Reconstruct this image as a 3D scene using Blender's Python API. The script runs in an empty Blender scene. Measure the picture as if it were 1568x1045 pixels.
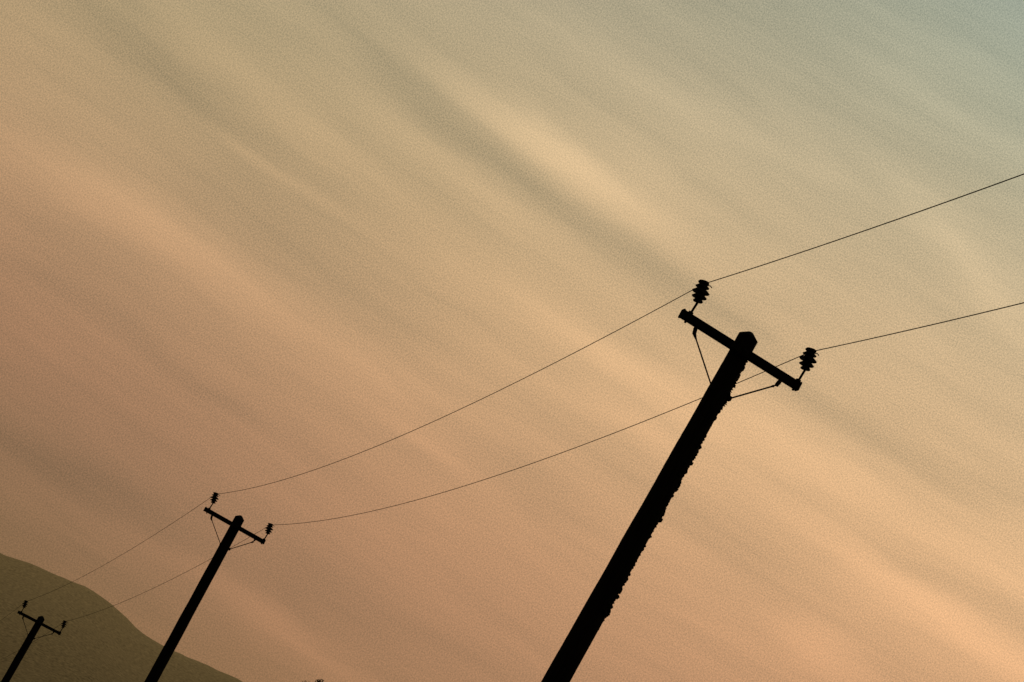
import bpy, bmesh, math, random
from mathutils import Vector, Matrix, noise
random.seed(7)
sc = bpy.context.scene
sc.view_settings.view_transform = 'Standard'
sc.view_settings.look = 'None'
sc.view_settings.exposure = 0
COL = sc.collection
# ---------------- camera: hand-held, pitched up and rolled ----------------
PITCH = math.atan(0.258); ROLL = math.radians(28.0)
CAMP = Vector((0, 0, 1.6))
F = Vector((0, math.cos(PITCH), math.sin(PITCH)))
R0 = Vector((1, 0, 0)); U0 = Vector((0, -math.sin(PITCH), math.cos(PITCH)))
X = R0*math.cos(ROLL) + U0*math.sin(ROLL)
Y = -R0*math.sin(ROLL) + U0*math.cos(ROLL)
cd = bpy.data.cameras.new("camera"); cam = bpy.data.objects.new("camera", cd); COL.objects.link(cam)
cd.lens = 90; cd.sensor_width = 36; cd.clip_end = 30000; cd.clip_start = 0.1
M = Matrix((X, Y, -F)).transposed().to_4x4(); M.translation = CAMP
cam.matrix_world = M
sc.camera = cam

# ---------------- materials ----------------
def mat(name, c1, c2, scale=8, rough=0.9, stretch=(1,1,1), bump=0.3):
    m = bpy.data.materials.new(name); m.use_nodes = True
    nt = m.node_tree; b = nt.nodes['Principled BSDF']
    tc = nt.nodes.new('ShaderNodeTexCoord'); mp = nt.nodes.new('ShaderNodeMapping')
    mp.inputs['Scale'].default_value = stretch
    n = nt.nodes.new('ShaderNodeTexNoise'); n.inputs['Scale'].default_value = scale; n.inputs['Detail'].default_value = 6
    r = nt.nodes.new('ShaderNodeValToRGB')
    r.color_ramp.elements[0].position = .35; r.color_ramp.elements[1].position = .65
    r.color_ramp.elements[0].color = (*c1, 1); r.color_ramp.elements[1].color = (*c2, 1)
    L = nt.links.new
    L(tc.outputs['Object'], mp.inputs['Vector']); L(mp.outputs[0], n.inputs['Vector']); L(n.outputs['Fac'], r.inputs[0])
    L(r.outputs[0], b.inputs['Base Color'])
    b.inputs['Roughness'].default_value = rough
    b.inputs['Specular IOR Level'].default_value = 0.05
    if bump:
        bp = nt.nodes.new('ShaderNodeBump'); bp.inputs['Strength'].default_value = bump
        L(n.outputs['Fac'], bp.inputs['Height']); L(bp.outputs[0], b.inputs['Normal'])
    return m
m_wood = mat("creosoted_wood", (.004,.003,.0025), (.010,.0075,.0055), 6, 1, (6,6,.5))
m_iron = mat("galvanised_iron_weathered", (.006,.005,.005), (.010,.009,.008), 20, .9)
m_porc = mat("brown_porcelain", (.007,.005,.004), (.010,.007,.005), 10, .8)
m_wire = mat("oxidised_copper_wire", (.02,.008,.005), (.03,.012,.007), 10, .8)
m_ivy = mat("ivy_leaf", (.005,.005,.003), (.010,.010,.005), 12, .9)
m_hill = mat("dry_hill_grass_haze_glow", (.20,.14,.055), (.28,.20,.085), .01, 1.0, bump=0)
m_ground = mat("meadow_grass", (.05,.06,.025), (.10,.09,.04), .6, 1.0)
m_needle = mat("pine_needles", (.010,.014,.006), (.02,.025,.01), 3, .9)
m_bark = mat("pine_bark", (.02,.014,.01), (.04,.03,.02), 6, .95)
# dusk haze painted as a glow into the distant hill's material, weaker low down
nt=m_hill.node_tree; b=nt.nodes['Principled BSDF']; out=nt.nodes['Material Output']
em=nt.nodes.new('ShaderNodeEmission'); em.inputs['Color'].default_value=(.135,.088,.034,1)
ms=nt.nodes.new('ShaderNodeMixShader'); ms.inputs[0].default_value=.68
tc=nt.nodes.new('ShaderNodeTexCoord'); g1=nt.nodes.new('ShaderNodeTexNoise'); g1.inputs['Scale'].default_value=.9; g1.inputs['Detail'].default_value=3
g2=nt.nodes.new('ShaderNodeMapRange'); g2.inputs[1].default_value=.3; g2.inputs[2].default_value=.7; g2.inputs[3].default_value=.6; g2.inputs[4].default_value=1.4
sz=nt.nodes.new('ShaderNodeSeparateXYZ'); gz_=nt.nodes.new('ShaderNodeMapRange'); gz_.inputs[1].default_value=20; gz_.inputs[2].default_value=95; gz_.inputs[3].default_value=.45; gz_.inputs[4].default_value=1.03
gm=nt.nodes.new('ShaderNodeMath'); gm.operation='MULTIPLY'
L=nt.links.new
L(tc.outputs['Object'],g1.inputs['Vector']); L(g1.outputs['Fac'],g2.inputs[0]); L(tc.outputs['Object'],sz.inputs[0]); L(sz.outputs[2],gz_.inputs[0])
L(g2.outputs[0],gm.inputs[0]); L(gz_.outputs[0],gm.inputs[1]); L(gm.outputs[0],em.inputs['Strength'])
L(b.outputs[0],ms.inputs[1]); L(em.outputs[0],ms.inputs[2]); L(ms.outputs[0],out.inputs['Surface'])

def link_mesh(name, bm, m, parent=None, smooth=False):
    me = bpy.data.meshes.new(name); bm.to_mesh(me); bm.free()
    me.materials.append(m)
    if smooth:
        for p in me.polygons: p.use_smooth = True
    o = bpy.data.objects.new(name, me); COL.objects.link(o)
    if parent: o.parent = parent
    return o
def lathe(bm, prof, seg=20, mtx=Matrix(), wob=0):
    rings = []
    for (r, z) in prof:
        ring = []
        for i in range(seg):
            a = 2*math.pi*i/seg
            rr = r
            if wob:
                rr = r*(1+wob*noise.noise(Vector((math.cos(a)*1.5, math.sin(a)*1.5, z*1.3)))+wob*.4*noise.noise(Vector((math.cos(a)*4, math.sin(a)*4, z*9))))
            ring.append(bm.verts.new(mtx @ Vector((rr*math.cos(a), rr*math.sin(a), z))))
        rings.append(ring)
    for k in range(len(rings)-1):
        for i in range(seg):
            bm.faces.new((rings[k][i], rings[k][(i+1)%seg], rings[k+1][(i+1)%seg], rings[k+1][i]))
    bm.faces.new(rings[-1]); bm.faces.new(list(reversed(rings[0])))
def box(bm, cx, cy, cz, sx, sy, sz, mtx=Matrix(), bev=0.012):
    b2 = bmesh.new()
    bmesh.ops.create_cube(b2, size=1, matrix=mtx @ Matrix.Translation((cx,cy,cz)) @ Matrix.Diagonal((sx,sy,sz,1)))
    if bev: bmesh.ops.bevel(b2, geom=b2.edges[:], offset=bev, segments=2, affect='EDGES')
    me = bpy.data.meshes.new("t"); b2.to_mesh(me); b2.free(); bm.from_mesh(me); bpy.data.meshes.remove(me)
def tube(bm, pts, r, seg=6):
    pts = [Vector(p) for p in pts]; rings = []
    for i, p in enumerate(pts):
        t = (pts[min(i+1,len(pts)-1)]-pts[max(i-1,0)]).normalized()
        up = Vector((0,0,1)) if abs(t.z) < .9 else Vector((1,0,0))
        a = t.cross(up).normalized(); b = a.cross(t)
        rr = r[i] if isinstance(r, (list,tuple)) else r
        rings.append([bm.verts.new(p + (a*math.cos(2*math.pi*k/seg)+b*math.sin(2*math.pi*k/seg))*rr) for k in range(seg)])
    for k in range(len(rings)-1):
        for i in range(seg):
            bm.faces.new((rings[k][i], rings[k][(i+1)%seg], rings[k+1][(i+1)%seg], rings[k+1][i]))
    bm.faces.new(rings[-1]); bm.faces.new(list(reversed(rings[0])))

# ---------------- terrain ----------------
def ss(a,b,x):
    t = max(0,min(1,(x-a)/(b-a))); return t*t*(3-2*t)
def ground_z(x, y):
    return -2.9*ss(88,122,y) - 1.5*ss(122,165,y)

# ---------------- utility poles ----------------
INS_TILT = math.radians(-12)
TAPER=.0042
def make_pole(idx, top, lean, armroll, yaw, ivy, armoff, armdrop):
    root = bpy.data.objects.new("utility_pole", None); COL.objects.link(root)
    gz = ground_z(top[0], top[1]); H = top[2]-gz
    Rl = Matrix.Rotation(lean, 4, 'Y') @ Matrix.Rotation(yaw, 4, 'Z')
    axis = Rl @ Vector((0,0,1))
    base = Vector(top) - axis*(H/axis.z)
    root.matrix_world = Matrix.Translation(base) @ Rl
    H = H/axis.z
    bm = bmesh.new()
    prof = []
    n = 160
    for i in range(n+1):
        z = -0.8 + (H-0.10+0.8)*i/n
        r = .163 + TAPER*(H-z)
        prof.append((r, z))
    prof += [(.045, H-.01), (.02, H)]
    lathe(bm, prof, 28, wob=.045)
    link_mesh("shaft", bm, m_wood, root, False)
    za = H-armdrop; ya = -.215
    A = Matrix.Translation((armoff,0,za)) @ Matrix.Rotation(armroll, 4, 'Y')
    bm = bmesh.new()
    box(bm, 0, ya, 0, 2.24, .11, .135, A)
    link_mesh("crossarm", bm, m_wood, root)
    bm = bmesh.new()
    for s in (-1, 1):
        box(bm, s*1.10, ya, 0, .035, .125, .150, A, .006)
    box(bm, -armoff, ya-.07, 0, .09, .02, .09, A, .005)
    lathe(bm, [(.016,-.31),(.016,.34)], 8, A @ Matrix.Translation((-armoff,0,0)) @ Matrix.Rotation(math.pi/2,4,'X'))
    link_mesh("arm_bands_and_bolt", bm, m_iron, root)
    bm = bmesh.new()
    for s in (-1, 1):
        p0 = A @ Vector((s*.80, ya+.0, -.07)); p0b = A @ Vector((s*.775, ya, -.17))
        p1 = Vector((s*.165, -.17, za-.74))
        tube(bm, [p0, p0.lerp(p0b,.3), p0b, p0b.lerp(p1,.06), p0b.lerp(p1,.12)], [.03,.036,.034,.022,.012], 8)
        tube(bm, [p0b, p1], .013, 8)
        box(bm, p1.x, p1.y, p1.z, .06,.09,.08, Matrix(), .01)
    link_mesh("braces", bm, m_iron, root, False)
    outs = []
    for k, s in enumerate((-1, 1)):
        sxp = s*1.0+(.02 if s<0 else .055)
        pb = A @ Vector((sxp-.01, ya, -.1)); pt = A @ Vector((sxp+.02, ya, .33))
        bm = bmesh.new()
        tube(bm, [pb, pt], .02, 8)
        tube(bm, [A @ Vector((sxp, ya, .066)), A @ Vector((sxp, ya, .10))], .042, 10)
        link_mesh("pin_%d"%(k+1), bm, m_iron, root)
        T = Matrix.Translation(A @ Vector((sxp+.015, ya, .295))) @ Matrix.Rotation(INS_TILT, 4, 'Y')
        bm = bmesh.new()
        lathe(bm, [(.03,0),(.075,.0),(.082,.012),(.05,.06),(.042,.085),(.115,.07),(.122,.082),(.07,.125),(.048,.145),(.048,.165),
                   (.135,.152),(.143,.165),(.09,.205),(.05,.225),(.048,.245),(.108,.24),(.114,.25),(.08,.275),(.052,.285),(.052,.305),(.085,.31),(.092,.322),(.075,.345),(.02,.352)], 24, T)
        ring = [T @ Vector((.062*math.cos(a), .062*math.sin(a), .296+.005*math.sin(3*a))) for a in [i*math.pi/6 for i in range(13)]]
        tube(bm, ring, .012, 6)
        tube(bm, [T @ Vector((.06,0,.295)), T @ Vector((.11,-.02,.305)), T @ Vector((.145,-.02,.285))], .009, 5)
        link_mesh("insulator_%d"%(k+1), bm, m_porc, root, False)
        outs.append(root.matrix_world @ (T @ Vector((0, 0, .298))))
    if ivy:
        bm = bmesh.new()
        for i in range(520):
            z = H - .45 - random.random()*4.9
            dens = .5+.9*noise.noise(Vector((0,3.3,z*1.9)))+.5*noise.noise(Vector((5,1,z*6)))
            if random.random() > dens+.1: continue
            a = random.gauss(0, .5)
            r = .160+TAPER*(H-z)
            s = random.uniform(.012,.032)*(.7+.6*max(0,dens))
            c = Vector((r*math.cos(a), r*math.sin(a), z))
            q = Matrix.Translation(c) @ Matrix.Rotation(a,4,'Z') @ Matrix.Rotation(random.uniform(.1,.9),4,'Y') @ Matrix.Diagonal((1.1,1.2,random.uniform(.9,1.8),1))
            res = bmesh.ops.create_icosphere(bm, subdivisions=1, radius=s, matrix=q)
            for v in res['verts']: v.co += Vector([random.uniform(-.25,.25)*s for _ in range(3)])
        for zz,ln in ((H-.95,.05),(H-1.2,.07)):
            for i in range(12):
                a=random.gauss(0,.3); r=.163+TAPER*(H-zz)
                s0=Vector((r*math.cos(a), r*math.sin(a), zz+random.uniform(-.1,.1)))
                e=s0+Vector((random.uniform(.1,1)*ln,random.uniform(-.5,.5)*ln,random.uniform(-1,.3)*ln))
                tube(bm,[s0,e],[.012,.005],4)
        for a0 in (-.5,-.15,.2,.55):
            pts=[]
            for j in range(60):
                z = .0 + (H-.6)*j/59; a = a0+.25*noise.noise(Vector((a0*9,0,z*.8)))
                r = .154+TAPER*(H-z); pts.append((r*math.cos(a), r*math.sin(a), z))
            tube(bm, pts, .012, 5)
        link_mesh("ivy_growth", bm, m_ivy, root)
    return root, outs

YAW = math.radians(11)
poles = [
 ((11.47,-5.6,13.36), 0, 0, False, 0, .34),
 ((3.24, 38.3, 13.42), math.radians(2.35), math.radians(-1.4), True,-.07, .41),
 ((-5.08, 82.4, 13.47), math.radians(-0.4), math.radians(0.2), False,-.06, .42),
 ((-13.32, 121.2, 10.52), math.radians(0.3), math.radians(-1.7), False,0, .36),
 ((-21.5, 163.0, 8.0), 0, 0, False,0, .34)]
ins = []
for i, (t, l, ar, iv, ao, ad) in enumerate(poles):
    root, outs = make_pole(i, t, l, ar, YAW, iv, ao, ad)
    ins.append(outs)

SAG = [0.64, 0.75, 0.5, 0.5]
for w in (0, 1):
    bm = bmesh.new()
    for k in range(4):
        a, b = ins[k][w], ins[k+1][w]
        pts = []
        for j in range(61):
            t = j/60
            p = a.lerp(b, t); p.z -= SAG[k]*4*t*(1-t); pts.append(p)
        tube(bm, pts, .0075, 6)
    link_mesh("power_line", bm, m_wire, None, True)

# ---------------- ground ----------------
def grid(name, x0,x1,nx,y0,y1,ny,fz,m):
    bm = bmesh.new(); V=[]
    for j in range(ny+1):
        for i in range(nx+1):
            x = x0+(x1-x0)*i/nx; y=y0+(y1-y0)*j/ny
            V.append(bm.verts.new((x,y,fz(x,y))))
    for j in range(ny):
        for i in range(nx):
            a=j*(nx+1)+i
            bm.faces.new((V[a],V[a+1],V[a+nx+2],V[a+nx+1]))
    return link_mesh(name,bm,m,None,True)
bm = bmesh.new()
def axis_vals():
    v=[0]; s=3.0
    while v[-1] < 9000:
        v.append(v[-1]+s); s*= (1.0 if v[-1]<200 else 1.15)
    return [-a for a in reversed(v[1:])]+v
xs=axis_vals(); ys=axis_vals(); V={}
for j,y in enumerate(ys):
    for i,x in enumerate(xs):
        V[i,j]=bm.verts.new((x,y,ground_z(x,y)+.12*noise.noise(Vector((x*.1,y*.1,0)))))
for j in range(len(ys)-1):
    for i in range(len(xs)-1):
        bm.faces.new((V[i,j],V[i+1,j],V[i+1,j+1],V[i,j+1]))
link_mesh("ground", bm, m_ground, None, True)

# ridge profile: (bearing tangent, elevation tangent)
PR = [(-.60,.070),(-.40,.082),(-.22,.080),(-.17,.085),(-.137,.0882),(-.12,.0900),(-.1074,.0911),(-.095,.0912),(-.0846,.0892),(-.072,.0864),(-.0637,.0860),(-.045,.0872),(-.027,.0883),(0,.086),(.05,.075),(.12,.06),(.3,.045),(.7,.03)]
def prof(t):
    if t<=PR[0][0]: return PR[0][1]
    for (a,va),(b,vb) in zip(PR,PR[1:]):
        if t<=b: return va+(vb-va)*ss(0,1,(t-a)/(b-a))*0.5+(vb-va)*(t-a)/(b-a)*.5
    return PR[-1][1]
def hill_z(x,y):
    c = 1000*prof(x/max(y,300)*1.0)+1.6+5
    s = ss(450,1010,y)**1.3 if y<1010 else 1-ss(1010,2400,y)
    n = noise.fractal(Vector((x*.004,y*.004,3)),1,2,5)*14*min(1,abs(y-1010)/150)*s
    return -6 + c*s + n + .9*noise.noise(Vector((x*.08,y*.08,0))) + .5*noise.noise(Vector((x*.25,y*.1,0)))
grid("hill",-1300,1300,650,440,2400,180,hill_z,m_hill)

# ---------------- pine trees ----------------
def pine(x,y,h):
    root = bpy.data.objects.new("pine_tree", None); COL.objects.link(root)
    gz = ground_z(x,y); root.location=(x,y,gz); h-=gz
    bm=bmesh.new()
    tube(bm,[(0,0,-.3),(0.05,0,h*.3),(0,.05,h*.6),(0,0,h)],[.26,.2,.12,.015],10)
    bm2=bmesh.new()
    z=h*.18
    while z<h-.1:
        f=(h-z)/h
        for k in range(7):
            a=random.uniform(0,6.28); L=(.25+f*3.6)*random.uniform(.7,1.1)
            e=Vector((math.cos(a)*L,math.sin(a)*L,z+L*random.uniform(-.1,.18))); s=Vector((0,0,z))
            tube(bm,[s,e],[.02+.03*f,.006],4)
            for q in range(int(10+22*f)):
                t=random.uniform(.15,1); c=s.lerp(e,t)+Vector([random.gauss(0,.09+.1*f) for _ in range(3)])
                d=Vector([random.gauss(0,1) for _ in range(3)]).normalized()*random.uniform(.08,.17)
                p=d.cross(Vector([random.gauss(0,1) for _ in range(3)])).normalized()*.035
                bm2.faces.new([bm2.verts.new(v) for v in (c-d,c+p,c+d,c-p)])
        z+=.16+.3*f
    link_mesh("trunk",bm,m_bark,root); link_mesh("needles",bm2,m_needle,root)
pine(-.47,150.9,16.98); pine(-1.18,157.1,17.14)

# ---------------- world: dusk sky with cirrus ----------------
w = bpy.data.worlds.new("World"); sc.world = w; w.use_nodes = True
nt = w.node_tree; N = nt.nodes; Lk = nt.links.new
bg = N['Background']
def lin(c): return tuple(((v/255)/12.92 if v/255<=.04045 else ((v/255+.055)/1.055)**2.4) for v in c)
def math_(op,a,b=None,c=None,clamp=False):
    n=N.new('ShaderNodeMath'); n.operation=op; n.use_clamp=clamp
    for i,v in enumerate((a,b,c)):
        if v is None: continue
        if isinstance(v,(int,float)): n.inputs[i].default_value=v
        else: Lk(v,n.inputs[i])
    return n.outputs[0]
tc=N.new('ShaderNodeTexCoord'); sx=N.new('ShaderNodeSeparateXYZ')
nrm=N.new('ShaderNodeVectorMath'); nrm.operation='NORMALIZE'; Lk(tc.outputs['Generated'],nrm.inputs[0]); Lk(nrm.outputs[0],sx.inputs[0])
az=math_('ARCTAN2',sx.outputs[0],sx.outputs[1]); el=math_('ARCSINE',sx.outputs[2])
az=math_('MULTIPLY',az,57.29578); el=math_('MULTIPLY',el,57.29578)
cb=N.new('ShaderNodeCombineXYZ'); Lk(az,cb.inputs[0]); Lk(el,cb.inputs[1])
def noise_tex(vec,loc,rot,scale,nscale,detail,rough,dist=0):
    mp=N.new('ShaderNodeMapping'); mp.vector_type='TEXTURE'
    mp.inputs['Location'].default_value=loc; mp.inputs['Rotation'].default_value=(0,0,math.radians(rot)); mp.inputs['Scale'].default_value=scale
    Lk(vec,mp.inputs['Vector'])
    n=N.new('ShaderNodeTexNoise'); n.noise_dimensions='2D'; n.inputs['Scale'].default_value=nscale; n.inputs['Detail'].default_value=detail; n.inputs['Roughness'].default_value=rough
    n.inputs['Distortion'].default_value=dist
    Lk(mp.outputs[0],n.inputs['Vector']); return n
wn=noise_tex(cb.outputs[0],(0,0,0),-5,(5,1.6,1),1,3,.5)
ws=N.new('ShaderNodeVectorMath'); ws.operation='SUBTRACT'; Lk(wn.outputs['Color'],ws.inputs[0]); ws.inputs[1].default_value=(.5,.5,.5)
wm=N.new('ShaderNodeVectorMath'); wm.operation='MULTIPLY_ADD'; Lk(ws.outputs[0],wm.inputs[0]); wm.inputs[1].default_value=(1.6,.65,0); Lk(cb.outputs[0],wm.inputs[2])
wv=wm.outputs[0]
def ramp(stops):
    n=N.new('ShaderNodeValToRGB'); n.color_ramp.interpolation='B_SPLINE'
    e=n.color_ramp.elements
    while len(e)<len(stops): e.new(.5)
    for k,(elv,c) in enumerate(stops):
        e[k].position=max(0,min(1,elv/40)); e[k].color=(*lin(c),1)
    return n
elf=math_('DIVIDE',el,40,clamp=True)
rl=ramp([(0,(88,64,48)),(3.64,(106,80,58)),(5.8,(130,97,71)),(8.64,(152,111,82)),(10.8,(168,126,92)),(13.7,(176,144,106)),(17.4,(172,152,113)),(21.7,(170,158,128)),(40,(110,120,115))])
rr=ramp([(0,(130,92,68)),(7.2,(166,120,88)),(10.8,(196,146,105)),(14.5,(216,173,126)),(18.1,(205,174,132)),(21.7,(186,172,138)),(24.6,(164,168,145)),(26.7,(148,160,146)),(40,(105,125,128))])
Lk(elf,rl.inputs[0]); Lk(elf,rr.inputs[0])
azf=N.new('ShaderNodeMapRange'); azf.interpolation_type='SMOOTHSTEP'; Lk(az,azf.inputs[0]); azf.inputs[1].default_value=-12; azf.inputs[2].default_value=12
mx=N.new('ShaderNodeMix'); mx.data_type='RGBA'; Lk(azf.outputs[0],mx.inputs[0]); Lk(rl.outputs[0],mx.inputs[6]); Lk(rr.outputs[0],mx.inputs[7])
# cirrus bands: azimuth deg, elevation deg, tilt deg, half length deg, half width deg, density
S=[(-1.0,18.6,-8,4.6,.62,.36),(-.5,17.8,-7,5.2,.55,-.15),(-5.0,18.3,-7,2.6,.6,-.08),(-7.4,16.5,-8,4.3,.6,.20),(-6.4,15.2,-3,2.6,.22,.14),(-3.0,17.2,-7,4.2,.5,.10),
(2.1,15.1,-6,4.2,.62,.20),(-9.1,12.9,-1,6.0,.75,.26),(-2.0,12.1,-4,3.6,.66,.14),(-7.2,7.4,5,4.6,.85,-.16),(8.4,15.1,-4,7.2,.8,.16),
(12.5,13.2,-5,5.1,.75,.26),(9.4,16.3,-1,4.5,.5,-.15),(8.7,20.6,-22,3.3,.55,.16),(-9.6,16.1,-2,4.8,1.0,-.14),(-4.5,13.8,-4,4.8,1.1,-.10),
(-1.6,6.5,-8,3.6,.55,.20),(4.0,17.3,-3,3.0,.5,-.12),(9.4,11.6,-9,1.8,.55,.18),(-.4,20.7,-6,6.0,.8,.08),(10.5,14.1,-5,5.0,.45,-.10),
(1.1,11.8,-2,5.1,.8,-.08),(-10.1,10.7,0,3.0,.8,-.08),(1.7,22.9,-8,6.0,.9,-.06),(-.2,11.6,-4,2.7,.35,.12),(3.8,14.1,-8,3.0,.45,.12),(-12.9,15.3,-9,4.0,.8,.04),
(-5.8,10.2,-1,4.5,.6,-.08),(6.0,12.6,-6,4.8,.55,-.06),(1.0,19.3,-6,3.0,.4,.10),(4.3,21.2,-18,3.0,.5,.07)]
acc=None
for (a_,e_,t_,hl,hw,amp) in S:
    mp=N.new('ShaderNodeMapping'); mp.vector_type='TEXTURE'
    mp.inputs['Location'].default_value=(a_,e_,0); mp.inputs['Rotation'].default_value=(0,0,math.radians(t_)); mp.inputs['Scale'].default_value=(hl,hw,1)
    Lk(wv,mp.inputs['Vector'])
    dt=N.new('ShaderNodeVectorMath'); dt.operation='DOT_PRODUCT'; Lk(mp.outputs[0],dt.inputs[0]); Lk(mp.outputs[0],dt.inputs[1])
    g=math_('POWER',.16,dt.outputs['Value'])
    acc=math_('MULTIPLY_ADD',g,amp,acc if acc is not None else 0.0)
n1=noise_tex(wv,(3,1,0),-4,(7,.9,1),1,4,.5)
n2=noise_tex(wv,(11,7,0),-5,(2.6,.3,1),1,4,.6)
gr=noise_tex(cb.outputs[0],(0,0,0),0,(1,1,1),30,1.0,.7)
def addn(acc,n,amp): return math_('MULTIPLY_ADD',math_('SUBTRACT',n.outputs['Fac'],.5),amp,acc)
acc=addn(acc,n1,.28); acc=addn(acc,n2,.12); acc=addn(acc,gr,.85)
fac=math_('ADD',acc,1.0)
dk=N.new('ShaderNodeMapRange'); dk.interpolation_type='SMOOTHSTEP'; Lk(sx.outputs[1],dk.inputs[0]); dk.inputs[1].default_value=.7; dk.inputs[2].default_value=-.4; dk.inputs[3].default_value=1; dk.inputs[4].default_value=.35
warm=N.new('ShaderNodeCombineColor')
for k,ex in enumerate((1.1,.95,.9)):
    Lk(math_('MULTIPLY',math_('POWER',fac,ex),dk.outputs[0]),warm.inputs[k])
ml=N.new('ShaderNodeMix'); ml.data_type='RGBA'; ml.blend_type='MULTIPLY'; ml.inputs[0].default_value=1; Lk(mx.outputs[2],ml.inputs[6]); Lk(warm.outputs[0],ml.inputs[7])
sky=N.new('ShaderNodeTexSky'); sky.sky_type='NISHITA'; sky.sun_disc=False; sky.sun_elevation=math.radians(1.0); sky.sun_rotation=math.radians(35)
sk=N.new('ShaderNodeMix'); sk.data_type='RGBA'; sk.blend_type='ADD'; sk.inputs[0].default_value=.02; Lk(ml.outputs[2],sk.inputs[6]); Lk(sky.outputs[0],sk.inputs[7])
Lk(sk.outputs[2],bg.inputs[0]); bg.inputs[1].default_value=1.0

sl=bpy.data.lights.new("sun",'SUN'); sl.energy=.3; sl.angle=math.radians(.5); sl.color=(1,.7,.45)
so=bpy.data.objects.new("sun",sl); COL.objects.link(so)
sa=math.radians(35); se=math.radians(1.0)
sd=Vector((math.sin(sa)*math.cos(se),math.cos(sa)*math.cos(se),math.sin(se)))
so.rotation_euler=sd.to_track_quat('Z','Y').to_euler()
